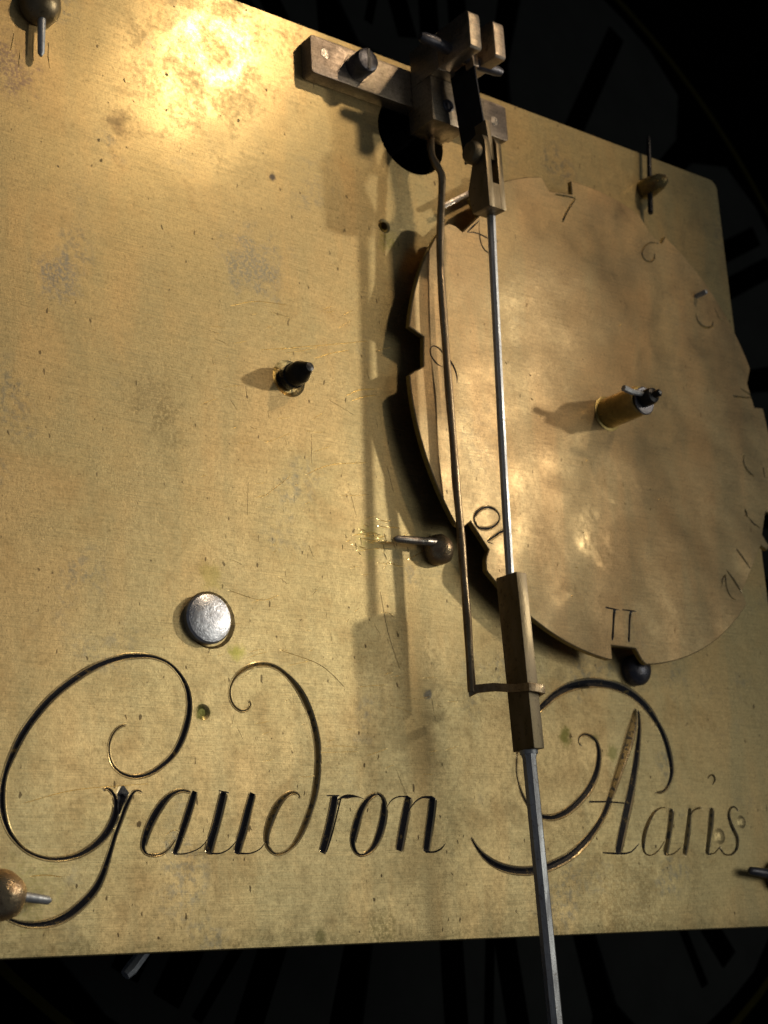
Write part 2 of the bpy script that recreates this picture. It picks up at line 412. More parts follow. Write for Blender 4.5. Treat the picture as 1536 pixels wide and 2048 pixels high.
# ------------------------------------------------------------------ engraved sheets
def sheet(outline, strokes, rings, h0, thick, mat, mat_edge, parent, body_name, holes=(), chamfer=0.012):
    """A flat plate whose front face carries cut grooves (strokes) and punched rings.
    strokes: dict(key, pts(px,py,width px), depth, wax material index or None)."""
    outline = np.array(outline)
    vs, es = [], []
    def line(P, close=False):
        i0 = len(vs)
        vs.extend([(float(p[0]), float(p[1])) for p in P])
        n = len(P)
        for i in range(n - 1): es.append((i0 + i, i0 + i + 1))
        if close: es.append((i0 + n - 1, i0))
    line(outline, True)
    # chamfer line
    prv, nxt = np.roll(outline, 1, 0), np.roll(outline, -1, 0)
    d1 = outline - prv; d1 /= np.linalg.norm(d1, axis=1)[:, None]
    d2 = nxt - outline; d2 /= np.linalg.norm(d2, axis=1)[:, None]
    nn = np.c_[-(d1 + d2)[:, 1], (d1 + d2)[:, 0]]
    nn /= np.linalg.norm(nn, axis=1)[:, None] + 1e-9
    cosv = np.clip((nn * np.c_[-d1[:, 1], d1[:, 0]]).sum(1), 0.5, 1)
    area2 = (outline[:, 0] * nxt[:, 1] - nxt[:, 0] * outline[:, 1]).sum()
    sgn = 1 if area2 > 0 else -1
    line(outline + nn * (sgn * chamfer / cosv)[:, None], True)
    segA, segB, wa, wb, dep, dep2, sid = [], [], [], [], [], [], []
    caps = []
    for si, s in enumerate(strokes):
        q = catmull(s['pts'], s.get('step', 5))
        c = np.array([C(p[0], p[1], h0) for p in q])
        t = np.gradient(q[:, :2], axis=0)
        t /= np.linalg.norm(t, axis=1)[:, None] + 1e-9
        n2 = np.c_[-t[:, 1], t[:, 0]]
        wd = np.maximum(q[:, 2] * (0.98 if s.get('key') else 1), 0.7) / 2
        Lf = np.array([C(*(q[i, :2] + n2[i] * wd[i]), h0) for i in range(len(q))])
        Rt = np.array([C(*(q[i, :2] - n2[i] * wd[i]), h0) for i in range(len(q))])
        hw = np.linalg.norm(Lf - Rt, axis=1) / 2
        # straight normals in plate space
        tt = np.gradient(c, axis=0); tt /= np.linalg.norm(tt, axis=1)[:, None] + 1e-9
        nr = np.c_[-tt[:, 1], tt[:, 0]]
        for k in ((-1, 1) if s.get('thin') else (-1, -0.76, 0.76, 1)):
            line(c + nr * (hw * k)[:, None])
        line(c)
        for e in (0, -1):
            cap = [c[e] - nr[e] * (hw[e] + 0.016)] * bool(s.get('burr')) + [c[e] - nr[e] * hw[e], c[e], c[e] + nr[e] * hw[e]] + [c[e] + nr[e] * (hw[e] + 0.016)] * bool(s.get('burr'))
            line(cap)
            caps.extend((p_, si) for p_ in cap)
        if s.get('burr'):
            for k in (-1, 1):
                line(c + nr * ((hw + 0.007) * k)[:, None])
                line(c + nr * ((hw + 0.016) * k)[:, None])
        clo = np.allclose(s['pts'][0][:2], s['pts'][-1][:2])
        for i in range(len(c) - 1):
            segA.append(c[i]); segB.append(c[i + 1]); wa.append(hw[i]); wb.append(hw[i + 1]); dep.append(0.0 if (i == 0 and not clo) else s['depth']); dep2.append(0.0 if (i == len(c) - 2 and not clo) else s['depth']); sid.append(si)
    for (cx, cz, prof) in rings:
        for (r, hh) in prof:
            if r > 0: line([(cx + r * math.cos(t), cz + r * math.sin(t)) for t in np.linspace(0, 2 * math.pi, 25)[:-1]], True)
        vs.append((cx, cz))
    for (cx, cz, r) in holes:
        line([(cx + r * math.cos(t), cz + r * math.sin(t)) for t in np.linspace(0, 2 * math.pi, 49)[:-1]], True)
    ov, oe, of, _, _, _ = delaunay_2d_cdt([Vector(v) for v in vs], es, [], 0, 1e-5)
    Pn = np.array([(v.x, v.y) for v in ov])
    T = np.array([tuple(f) for f in of])
    segA, segB, wa, wb, dep, dep2, sid = map(np.array, (segA, segB, wa, wb, dep, dep2, sid))
    def prof(Q):
        """normalised distance to the nearest groove axis, its half width, depth and stroke"""
        un = np.full(len(Q), 9.0); dd = np.zeros(len(Q)); ids = np.full(len(Q), -1)
        gap = np.full(len(Q), 9.0)
        AB = segB - segA
        L2 = (AB ** 2).sum(1) + 1e-12
        for i0 in range(0, len(Q), 4000):
            q = Q[i0:i0 + 4000]
            t = ((q[:, None, 0] - segA[None, :, 0]) * AB[:, 0] + (q[:, None, 1] - segA[None, :, 1]) * AB[:, 1]) / L2
            t = np.clip(t, 0, 1)
            dx = q[:, None, 0] - segA[None, :, 0] - t * AB[:, 0]
            dy = q[:, None, 1] - segA[None, :, 1] - t * AB[:, 1]
            dist = np.sqrt(dx * dx + dy * dy)
            ww = wa + (wb - wa) * t
            u = dist / ww
            dd_ = dep + (dep2 - dep) * t
            depth = np.where(u < 1, np.minimum(dd_, ww * 0.9) * (1 - u), 0)
            inner = (dd_[np.arange(len(q)), (dist - ww).argmin(1)] > 1e-4)
            j = u.argmin(1)
            un[i0:i0 + 4000] = u.min(1)
            ids[i0:i0 + 4000] = sid[j]
            dd[i0:i0 + 4000] = depth.max(1)
            gap[i0:i0 + 4000] = np.where(inner, (dist - ww).min(1), 9.0)
        return un, dd, ids, gap
    H = np.zeros(len(Pn))
    if len(segA):
        un, dd, ids, gap = prof(Pn)
        H -= np.where(un < 0.995, dd, 0)
        bm_ = (gap > 0.0066) & (gap < 0.0074) & np.array([bool(strokes[i].get('burr')) for i in ids])
        H += np.where(bm_, 0.003 + 0.0015 * np.sin(Pn[:, 0] * 9) * np.cos(Pn[:, 1] * 7), 0)
        for p_, si in caps:        # a groove ends flush unless another groove runs through its end
            j = np.nonzero(np.hypot(Pn[:, 0] - p_[0], Pn[:, 1] - p_[1]) < 2e-4)[0]
            if not len(j): continue
            o = sid != si
            AB = segB[o] - segA[o]
            t = np.clip(((p_[0] - segA[o, 0]) * AB[:, 0] + (p_[1] - segA[o, 1]) * AB[:, 1]) / ((AB ** 2).sum(1) + 1e-12), 0, 1)
            dist = np.hypot(p_[0] - segA[o, 0] - t * AB[:, 0], p_[1] - segA[o, 1] - t * AB[:, 1])
            ww = wa[o] + (wb[o] - wa[o]) * t
            H[j] = -np.where(dist < ww * .995, np.minimum(dep[o] + (dep2[o] - dep[o]) * t, ww * .9) * (1 - dist / ww), 0).max()
    for (cx, cz, pr) in rings:
        r = np.hypot(Pn[:, 0] - cx, Pn[:, 1] - cz)
        rs = np.array([p[0] for p in pr]); hs = np.array([p[1] for p in pr])
        o = rs.argsort()
        H = np.where(r < rs.max() + 1e-4, np.interp(r, rs[o], hs[o]), H)
    # outline drop
    nO = len(outline)
    dO = np.full(len(Pn), 9.0)
    for i in range(nO):
        a, b = outline[i], outline[(i + 1) % nO]
        ab = b - a
        t = np.clip(((Pn - a) @ ab) / (ab @ ab), 0, 1)
        dO = np.minimum(dO, np.hypot(*(Pn - a - t[:, None] * ab).T))
    H = np.where(dO < 1e-4, -chamfer * 0.9, H)
    cen = Pn[T].mean(1)
    inside = np.zeros(len(T), bool)
    x, y = cen.T
    for i in range(nO):
        (x1, y1), (x2, y2) = outline[i], outline[(i + 1) % nO]
        if y1 == y2: continue
        hit = ((y1 > y) != (y2 > y)) & (x < (x2 - x1) * (y - y1) / (y2 - y1) + x1)
        inside ^= hit
    for (cx, cz, r) in holes:
        inside &= np.hypot(x - cx, y - cz) > r * 0.998
    if len(segA):
        cu, _, cid, _ = prof(cen)
    else:
        cu = np.full(len(T), 9.0); cid = np.full(len(T), -1)
    V3 = [V(p[0], p[1], h0 + hh) for p, hh in zip(Pn, H)]
    # orient towards the viewer (-Y): counter-clockwise in (x, z)
    e1 = Pn[T[:, 1]] - Pn[T[:, 0]]; e2 = Pn[T[:, 2]] - Pn[T[:, 0]]
    flip = (e1[:, 0] * e2[:, 1] - e1[:, 1] * e2[:, 0]) < 0
    T[flip] = T[flip][:, ::-1]
    keys = {}
    body = []
    for i in np.nonzero(inside)[0]:
        if cu[i] < 1.0:
            s = strokes[cid[i]]
            k = s.get('key')
            if k is None:
                body.append((i, 1)); continue
            dark = cu[i] < 0.80 or s.get('thin')
            keys.setdefault(k, []).append((i, s['wax'] if dark else 0))
        else:
            rr = [1 for (cx, cz, pr) in rings if len(pr) > 4 and math.hypot(cen[i, 0] - cx, cen[i, 1] - cz) < pr[-1][0]]
            body.append((i, 1 if rr else 0))
    def emit(name, lst, mats, par, label=None):
        tri = T[[i for i, _ in lst]]
        used, inv = np.unique(tri, return_inverse=True)
        inv = inv.reshape(tri.shape)
        return mesh_obj(name, [V3[i] for i in used], inv.tolist(), mats, par, False, [m for _, m in lst], label)
    # sides and back join the body mesh
    tri = T[[i for i, _ in body]]
    used, inv = np.unique(tri, return_inverse=True)
    inv = inv.reshape(tri.shape).tolist()
    bv = [V3[i] for i in used]
    fmi = [m for _, m in body]
    def wall(loop, ht, inner):
        i0 = len(bv); n = len(loop)
        for p in loop: bv.append(V(p[0], p[1], ht))
        for p in loop: bv.append(V(p[0], p[1], h0 - thick))
        for i in range(n):
            j = (i + 1) % n
            f = (i0 + i, i0 + j, i0 + n + j, i0 + n + i)
            inv.append(f if inner else f[::-1]); fmi.append(2)
        return i0 + n, n
    b0, nb = wall(outline, h0 - chamfer * 0.9, sgn < 0)
    for (cx, cz, r) in holes:
        wall([(cx + r * math.cos(t), cz + r * math.sin(t)) for t in np.linspace(0, 2 * math.pi, 49)[:-1]], h0, True)
    # back face, with the same outline and holes
    vb = [tuple(map(float, p)) for p in outline]
    eb = [(i, (i + 1) % nO) for i in range(nO)]
    for (cx, cz, r) in holes:
        i0 = len(vb)
        vb += [(cx + r * math.cos(t), cz + r * math.sin(t)) for t in np.linspace(0, 2 * math.pi, 49)[:-1]]
        eb += [(i0 + i, i0 + (i + 1) % 48) for i in range(48)]
    bo, _, bf, _, _, _ = delaunay_2d_cdt([Vector(v) for v in vb], eb, [], 0, 1e-5)
    i0 = len(bv)
    for p in bo: bv.append(V(p.x, p.y, h0 - thick))
    for f in bf:
        c2 = sum((bo[i] for i in f), Vector((0, 0))) / 3
        ins = False
        for i in range(nO):
            (x1, y1), (x2, y2) = outline[i], outline[(i + 1) % nO]
            if (y1 > c2.y) != (y2 > c2.y) and c2.x < (x2 - x1) * (c2.y - y1) / (y2 - y1) + x1: ins = not ins
        if ins and all(math.hypot(c2.x - hx, c2.y - hz) > hr for hx, hz, hr in holes):
            inv.append([i0 + i for i in f][::-1]); fmi.append(0)
    body_o = mesh_obj(body_name, bv, inv, [mat, M_BARE, mat_edge], parent, False, fmi)
    return body_o, {k: (lst, emit) for k, lst in keys.items()}

def S(key, zpts, scale, ox, oy, depth=0.035, wax=1, **kw):
    return dict(key=key, pts=[(ox + x / scale, oy + y / scale, w_ / scale) for x, y, w_ in zpts], depth=depth, wax=wax, **kw)

# --- lettering traced stroke by stroke
st = []
a3 = (2.021, 0, 1240)
a4 = (1.837, 700, 1240)
def A(key, pts, **kw): st.append(S(key, pts, *a3, **kw))
def B(key, pts, **kw): st.append(S(key, pts, *a4, **kw))
A('G', [(512,424,2),(488,430,3),(462,452,4),(444,490,5),(440,530,5),(450,575,6),(472,605,7),(505,626,9),(550,634,11),(600,622,13),(650,592,16),(700,545,20),(735,482,22),(758,410,22),(766,345,20),(757,280,16),(728,222,12),(682,175,9),(622,150,10),(560,145,16),(500,150,20),(430,170,22),(350,207,24),(270,262,26),(200,322,26),(140,392,28),(90,465,28),(50,545,24),(22,620,18),(9,700,22),(14,785,22),(40,860,15),(92,922,10),(150,954,11),(220,967,13),(300,955,17),(362,925,22),(420,875,28),(457,815,30),(472,760,27),(466,718,16),(450,692,9),(430,680,6),(417,690,4)], burr=1)
A('G', [(575,698,4),(560,690,5),(540,697,10),(524,722,14),(505,762,16),(487,812,13),(466,870,15),(442,950,18),(415,1030,22),(385,1088,28),(340,1140,32),(280,1190,32),(220,1219,30),(160,1231,24),(100,1230,17),(50,1215,11),(4,1190,8)], burr=1)
A('G', [(496,702,52),(492,722,42),(487,750,24),(481,785,8)])
A('a', [(770,697,4),(745,690,7),(714,694,11),(680,715,18),(640,765,28),(605,830,28),(584,890,23),(580,925,14),(600,948,6),(640,950,5),(677,930,4),(712,885,3)], burr=1)
A('a', [(788,692,24),(774,740,26),(755,800,26),(735,860,24),(715,920,22),(703,946,20)], burr=1)
A('a', [(703,946,6),(745,945,6),(792,930,5),(827,903,4),(860,850,2)], thin=1)
A('u', [(905,697,28),(890,760,30),(870,840,30),(852,900,32),(842,942,30)], burr=1)
A('u', [(842,943,8),(890,943,6),(930,922,5),(965,880,2)], thin=1)
A('u', [(1022,700,26),(1003,770,28),(983,850,30),(967,900,30),(957,942,28)], burr=1)
A('u', [(957,943,8),(1010,943,6),(1050,926,5),(1075,895,2)], thin=1)
A('u', [(884,690,5),(925,698,6)], thin=1)
A('d', [(1214,725,3),(1206,706,4),(1185,698,8),(1155,710,13),(1120,752,22),(1092,812,26),(1077,870,18),(1082,915,11),(1105,942,6),(1130,946,6),(1165,930,8),(1200,890,14),(1235,820,20),(1265,730,22),(1280,650,22),(1286,560,22),(1280,480,24),(1262,400,24),(1235,330,24),(1200,270,20),(1150,215,14),(1100,185,12),(1050,180,14),(1005,190,12),(960,220,9),(933,265,6),(930,310,6),(946,348,5),(975,368,5),(1000,362,4),(1012,340,4),(1003,322,3)], wax=2, burr=1)
A('r', [(1355,712,28),(1345,770,30),(1330,840,30),(1315,900,30),(1303,942,28)], burr=1)
A('r', [(1379,715,6),(1361,790,6),(1341,870,6),(1320,938,4)], thin=1)
A('r', [(1366,728,5),(1385,716,11),(1402,714,20),(1428,712,12),(1450,716,4),(1470,722,3)])
A('r', [(1320,710,5),(1370,710,6)], thin=1)
B('o', [(100,640,7),(70,655,13),(40,700,21),(19,770,24),(11,820,17),(25,855,9),(50,862,7),(85,835,15),(110,780,24),(125,710,22),(122,660,12),(100,640,7)], burr=1)
B('n', [(216,650,26),(205,710,28),(192,780,28),(180,848,26)], burr=1)
B('n', [(135,690,2),(150,665,4),(175,650,5),(212,648,6)], thin=1)
B('n', [(203,740,3),(217,700,4),(238,670,5),(265,652,8),(300,652,13)])
B('n', [(305,652,26),(299,710,26),(289,780,26),(280,850,24)], burr=1)
B('n', [(280,852,8),(310,852,7),(335,840,6),(350,822,3)], thin=1)
B('P', [(612,500,3),(612,560,4),(625,620,5),(645,665,6),(672,702,9),(706,722,15),(750,724,20),(800,702,22),(850,657,22),(885,610,22),(908,552,18),(915,490,13),(906,450,9),(885,427,6),(860,420,5),(843,431,4),(840,450,4),(851,463,3)], burr=1)
B('P', [(612,500,3),(622,445,4),(650,388,9),(690,335,16),(720,305,22),(760,270,26),(810,245,30),(870,232,32),(930,233,30),(990,248,28),(1040,275,24),(1085,315,22),(1125,370,18),(1155,430,16),(1175,500,16),(1182,560,14),(1170,605,9),(1150,630,5),(1120,635,3)], burr=1)
B('P', wax=2, pts=[(1049,326,8),(1043,370,26),(1025,440,32),(1003,510,28),(980,580,23),(957,650,19)], burr=1)
B('P', [(966,622,15),(957,650,19),(935,710,16),(900,770,18),(860,820,24),(810,865,28),(750,898,30),(700,915,30),(640,922,28),(580,915,26),(530,895,21),(490,865,15),(462,830,8),(444,797,3)], burr=1)
B('P', [(1060,335,7),(1063,400,11),(1056,480,17),(1045,560,22),(1030,640,26),(1015,710,28),(1000,780,26),(985,855,24)], burr=1)
B('P', [(878,668,7),(945,668,6),(1012,673,5)], thin=1)
B('P', [(928,855,5),(985,858,8),(1030,853,6),(1062,822,3)], thin=1)
B('second a', [(1168,692,3),(1142,690,6),(1115,710,11),(1090,760,15),(1078,810,15),(1081,850,9),(1100,865,5),(1130,850,5),(1157,810,3)], wax=2)
B('second a', [(1182,694,17),(1175,760,17),(1166,820,17),(1158,862,15)], wax=2, burr=1)
B('second a', [(1158,864,5),(1190,858,5),(1217,833,3)], thin=1, wax=2)
B('second r', [(1250,692,15),(1243,760,17),(1235,820,17),(1228,862,15)], wax=2, burr=1)
B('second r', [(1250,720,3),(1262,700,6),(1277,692,9),(1297,690,8)], wax=2)
B('i', [(1330,690,15),(1325,750,17),(1318,810,17),(1312,860,15)], wax=2, burr=1)
B('i', [(1312,862,5),(1340,855,5),(1362,828,3)], thin=1, wax=2)
B('i', [(1313,584,4),(1322,571,6),(1335,571,8),(1341,588,7),(1330,606,4)], wax=2)
B('s', [(1427,702,6),(1412,686,6),(1396,695,9),(1392,722,12),(1405,762,14),(1422,800,14),(1420,840,11),(1400,862,7),(1375,860,6),(1360,838,8)], wax=2)
# stray tool scratches, brighter than the plate
for _ in range(40):
    x0 = random.gauss(738, 24); y0 = random.gauss(1072, 20); an = random.choice([0.1, 0.2, 1.4, 1.2, -0.2]) + random.gauss(0, .15); L = random.uniform(8, 34)
    st.append(dict(key=None, pts=[(x0, y0, 1.0), (x0 + L * .5 * math.cos(an), y0 + L * .5 * math.sin(an) + random.gauss(0, 1), 1.6), (x0 + L * math.cos(an), y0 + L * math.sin(an), 0.8)], depth=0.006, wax=1, thin=1))
for (P_) in ([(628,718,1),(660,707,1.6),(700,700,1)],[(560,700,1),(580,696,1.4),(600,699,1)],[(690,793,1),(718,780,2),(752,778,1)],[(700,803,1),(730,793,1.6),(756,790,1)],[(460,612,1),(510,603,1.3),(575,610,1)],[(520,700,1),(650,690,1.2),(735,682,1)],
             [(45,1607,1),(150,1580,1.5),(300,1567,1)],[(330,1670,1),(352,1660,1.4),(372,1682,1)],[(60,1793-40,1.5),(90,1750,2),(125,1754,1.5)],[(610,950,1),(660,930,1.3),(735,925,1)],[(560,1300,1),(640,1330,1.3),(690,1375,1)],[(455,1180,1),(520,1200,1.2),(560,1190,1)],
             [(28,62,1.2),(24,85,2),(20,105,1)],[(98,82,1.2),(96,110,2),(100,140,1)],[(66,70,1),(64,95,2.4),(68,125,1)],[(40,100,1),(38,120,1.6),(37,138,1)],
             [(815,1120,1),(838,1107,1.6),(852,1098,1)],[(760,1180,1),(775,1260,1.2),(800,1340,1)]):
    st.append(dict(key=None, pts=P_, depth=0.006, wax=1, thin=1))
for _ in range(150):
    x0 = random.uniform(400, 900); y0 = random.uniform(620, 1560); an = random.gauss(-0.15, 0.35) if random.random() < .8 else random.gauss(1.4, .2); L = random.uniform(8, 34) if random.random() < .8 else random.uniform(40, 80)
    if 790 < x0 and y0 < 1330: continue
    st.append(dict(key=None, pts=[(x0, y0, 0.5), (x0 + L * .5 * math.cos(an), y0 + L * .5 * math.sin(an) + random.gauss(0, 1.2), 0.8), (x0 + L * math.cos(an), y0 + L * math.sin(an), 0.7)], depth=0.003, wax=1, thin=1))

plate = root('clock_back_plate', 'large engraved brass back plate of the clock, tilted across the whole picture', 'clock plate', (12.0, 0, 0.3))
XL, XR, ZB, ZT = 5.3, 18.76, 0.29, 11.88
po = rrect(XL, XR, ZB, ZT, 0.16, 6)
hcx, hcz = C(768, 452)
rings = [(hcx, hcz, [(0.0, -0.03), (0.055, -0.03), (0.08, -0.012), (0.10, 0.0)]),
         (*C(578, 757), [(0.0, -0.02), (0.14, -0.035), (0.17, -0.035), (0.20, -0.02), (0.235, 0.0)]),
         (*C(420, 1240), [(0.0, -0.04), (0.29, -0.04), (0.325, 0.0)]),
         (*C(406, 1424), [(0.0, -0.02), (0.04, -0.018), (0.09, 0.0)]),
         (*C(1438 / 1.837 * 0 + 700 + 1438 / 1.837, 1240 + 742 / 1.837), [(0.0, 0.018), (0.05, 0.014), (0.09, 0.0)]),
         (*C(700 + 1358 / 1.837, 1240 + 795 / 1.837), [(0.0, 0.02), (0.06, 0.014), (0.11, 0.0)]),
         ]
body, keys = sheet(po, st, rings, 0.0, 0.24, M_PLATE, M_EDGE, plate, 'plate_body', holes=[(12.40, 10.78, 0.56), (hcx, hcz, 0.056)])
for k, (lst, emit) in keys.items():
    emit('engraved_letter', lst, [M_RIM, M_WAX, M_WAX2], plate, 'engraved letter ' + k + ', cut into the brass')

# --- the count wheel (numbered disc)
HW = 0.35
wc = C(1215.06, 827.77, HW)
def pol(r, a): return (wc[0] + r * math.cos(math.radians(a)), wc[1] + r * math.sin(math.radians(a)))
RW = 3.5
seq = []
def arc(a0, a1, r=RW):
    n = max(2, int(abs(a1 - a0) / 2))
    for i in range(n + 1): seq.append(pol(r, a0 + (a1 - a0) * i / n))
def pts(*pp):
    for p in pp: seq.append(pol(p[1], p[0]))
# counter-clockwise from east
pts((11.4, 3.5), (11.8, 3.30), (18.3, 3.30), (21.0, 3.45))
arc(22, 58)
pts((62.4, 3.5), (62.8, 3.33), (66.5, 3.33), (68.5, 3.38), (70.2, 3.44)); arc(71.6, 94)
pts((94.6, 3.5), (95.0, 3.29), (103.0, 3.29), (103.7, 3.41)); arc(104.6, 129)
pts((130.2, 3.5), (130.6, 3.24), (138.7, 3.24), (139.4, 3.38), (140.5, 3.46)); arc(142.3, 170)
pts((170.7, 3.5), (171.6, 3.26), (178.8, 3.26), (179.8, 3.34), (180.6, 3.43)); arc(181.6, 214)
pts((215.5, 3.43), (215.4, 3.26), (223.0, 3.26), (223.6, 3.36), (224.2, 3.42)); arc(225.6, 263)
pts((264.1, 3.49), (263.8, 3.30), (271.7, 3.29), (272.5, 3.36), (273.3, 3.44)); arc(274.5, 315)
pts((315.6, 3.5), (316.8, 3.33), (330.3, 3.33), (333.0, 3.35), (333.2, 3.5), (334.7, 3.5), (335.2, 3.42), (336.0, 3.33), (342.8, 3.33), (343.5, 3.5)); arc(345, 370)
ws = []
def W_(key, pts_, scale, ox, oy, **kw): ws.append(S(key, pts_, scale, ox, oy, depth=kw.pop('depth', 0.03), **kw))
c2 = (7.68, 760, 640)
W_('number 9', [(1010,540,20),(965,505,24),(935,465,26),(885,420,24),(825,397,16),(782,420,14),(768,475,13),(775,520,18),(800,575,22),(850,645,24),(900,690,18),(950,715,12),(985,722,8)], *c2)
W_('number 9', [(985,500,14),(1035,560,22),(1080,630,28),(1125,705,30),(1160,785,28),(1182,870,22),(1182,965,10)], *c2)
c5 = (9.6, 900, 980)
W_('digit 0 of the number 10', [(720,333,44),(610,355,48),(510,430,44),(466,530,24),(490,640,28),(560,722,38),(680,745,48),(800,718,50),(905,640,38),(946,550,24),(925,450,28),(840,362,40),(720,333,44)], *c5, burr=1)
W_('digit 1 of the number 10', [(702,992,16),(780,935,40),(880,870,48),(960,815,50),(1050,770,44),(1130,730,34)], *c5, burr=1)
W_('digit 1 of the number 10', [(702,1000,12),(780,1017,20),(838,1042,5)], *c5)
c4_ = (9.6, 1180, 1180)
W_('first stroke of the number 11', [(298,332,34),(400,355,34),(565,385,14)], *c4_)
W_('first stroke of the number 11', [(470,385,62),(455,550,46),(445,750,42),(437,880,52),(424,968,24)], *c4_)
W_('second stroke of the number 11', [(615,378,22),(760,395,30),(892,410,24)], *c4_)
W_('second stroke of the number 11', [(782,420,60),(762,560,42),(755,760,40),(745,1000,46)], *c4_)
c6 = (3.368, 1080, 200)
W_('number 7', [(100,636,16),(165,646,13),(238,660,12)], *c6, wax=2)
W_('number 7', [(238,662,12),(207,710,15),(175,765,15),(150,822,18)], *c6, wax=2)
W_('number 6', [(800,967,9),(750,960,10),(708,983,11),(687,1030,11),(705,1075,13),(745,1090,13),(771,1062,11),(770,1032,4)], *c6, wax=2)
c8 = (5.908, 800, 240)
W_('number 8', [(935,1180,4),(935,1300,9),(945,1400,13),(967,1480,16),(1010,1545,16),(1080,1590,10)], *c8, wax=1)
W_('number 8', [(800,1328,9),(870,1328,11),(945,1350,14),(1020,1388,16),(1100,1430,10)], *c8, wax=1)
W_('number 8', [(795,1325,14),(860,1260,24),(935,1190,16)], *c8, wax=1)
c7 = (5.12, 1280, 500)
W_('lower curve of the number 5', [(570,650,10),(590,720,18),(640,780,24),(700,795,26),(742,770,16),(748,715,7)], *c7, wax=2)
W_('upper stroke of the number 5', [(760,585,7),(790,650,10),(815,705,10),(875,742,6)], *c7, wax=2)
c9 = (3.413, 1380, 700)
W_('number 4', [(295,315,16),(360,322,13),(432,328,8)], *c9, wax=2)
W_('number 4', [(343,262,6),(390,290,11),(430,322,11)], *c9, wax=2)
W_('left curve of the number 3', [(368,708,7),(366,765,10),(392,822,15),(438,862,11)], *c9, wax=2)
W_('right stroke of the number 3', [(500,790,7),(503,830,9),(513,870,7)], *c9, wax=2)
W_('head of the number 2', [(380,1085,18),(383,1110,18),(390,1140,12)], *c9, wax=2)
W_('tail of the number 2', [(395,1135,6),(430,1180,11),(483,1218,8)], *c9, wax=2)
W_('digit 1 of the number 12', [(318,1358,11),(362,1420,12),(412,1490,8)], *c9, wax=2)
W_('middle stroke of the number 12', [(250,1503,7),(300,1572,15),(352,1655,9)], *c9, wax=2)
W_('digit 2 of the number 12', [(218,1610,7),(222,1565,10),(240,1538,10),(246,1600,10),(262,1655,10),(290,1695,8),(318,1705,5)], *c9, wax=2)
for _ in range(18):   # nicks and short scratches on the wheel
    x0 = random.uniform(1000, 1380); y0 = random.uniform(600, 1200); an = random.uniform(0, 3.1); L = random.uniform(2, 7)
    ws.append(dict(key=None, pts=[(x0, y0, 1.2), (x0 + L * .5 * math.cos(an), y0 + L * .5 * math.sin(an), 2.2), (x0 + L * math.cos(an), y0 + L * math.sin(an), 1.0)], depth=0.008, wax=1, thin=1))
wheel = root('count_wheel', 'round notched brass count wheel with engraved numbers, standing proud of the plate', 'count wheel', (wc[0], -HW, wc[1]))
_, wk = sheet(seq, ws, [], HW, 0.075, M_WHEEL, M_EDGE, wheel, 'wheel_disc', chamfer=0.012)
for k, (lst, emit) in wk.items():
    emit('engraved_numeral', lst, [M_RIM, M_WAX, M_WAX2], wheel, 'engraved ' + k + ' on the wheel')
lathe('rim_pin', V(17.50, 9.46, HW), (0.1, -1, 0.05), [(0, .04), (0.16, .04), (0.19, .03), (0.2, .004)], M_STEEL, wheel, 12)

# --- post through the wheel
post = root('wheel_post', 'stubby brass post rising from the centre of the numbered wheel, with a steel cross pin', 'post', (wc[0], -HW, wc[1]))
lathe('collar', V(wc[0], wc[1], HW + .001), OUT, [(0, .25), (.008, .25), (.014, .235), (.016, .2)], M_EDGE, post, 40)
lathe('tube', V(wc[0], wc[1], HW + .002), OUT, [(0, .215), (.35, .212), (.60, .205), (.64, .19), (.65, .13), (.50, .12)], M_TUBE, post, 40)
lathe('washer', V(wc[0] + .02, wc[1] - .02, HW + .655), (0.05, -1, -0.1), [(0, .19), (.02, .195), (.03, .18), (.02, .09)], M_DARK, post, 36)
lathe('pivot', V(wc[0] + .01, wc[1], HW + .5), OUT, [(0, .12), (.32, .115), (.36, .10), (.38, .055), (.46, .05), (.48, .03)], M_BLACK, post, 24)
tube('cross_pin', [PV(1247, 776, 1.1), PV(1262, 783, 1.1), PV(1285, 788, 1.1), PV(1300, 790, 1.1)], [.045, .042, .036, .03], M_STEEL, post, 8)

# ------------------------------------------------------------------ suspension cock
cock = root('suspension_cock', 'dark brass bracket screwed across the top edge of the plate, its split arm jutting forward', 'bracket', (12.3, 0, 11.3))
bm = bmesh.new(); add_prism(bm, rrect(10.63, 14.0, 11.07, 11.62, 0.05, 4, (1, 1, 1, 1)), 'h', 0.003, 0.22)
from_bm('mounting_foot', bm, M_COCK, cock, 0.012)
bm = bmesh.new(); add_box(bm, 12.27, 12.88, 11.352, 11.90, 0.225, 0.80)
from_bm('arm', bm, M_COCK, cock, 0.02)
for x0, x1 in ((12.272, 12.46), (12.70, 12.878)):
    bm = bmesh.new()
    prof = [(0.80, 11.36), (1.43, 11.34), (1.46, 11.37), (1.46, 11.80), (1.45, 11.86), (1.41, 11.895), (0.80, 11.895)]
    add_prism(bm, prof, 'x', x0, x1)
    from_bm('prong', bm, M_COCK, cock, 0.012)
bm = bmesh.new(); add_box(bm, 12.272, 12.862, 10.70, 11.35, 0.225, 0.63)
from_bm('lower_block', bm, M_COCK, cock, 0.015)
bm = bmesh.new(); add_box(bm, 12.30, 12.84, 10.72, 11.066, 0.10, 0.224)
from_bm('lower_block_root', bm, M_COCK, cock, 0.01)
lathe('block_screw', V(12.54, 10.97, 0.632), OUT, [(0, .095), (.02, .09), (.03, .07), (.012, .05), (-0.03, .03)], M_DARK, cock, 20)
for p in ((651, 107), (989, 242)):
    x, z = C(*p, .222)
    lathe('steady_pin', V(x, z, .2205), OUT, [(0, .075), (.004, .07), (.006, .01)], M_PINST, cock, 20)
sx, sz = C(712, 138, .222)
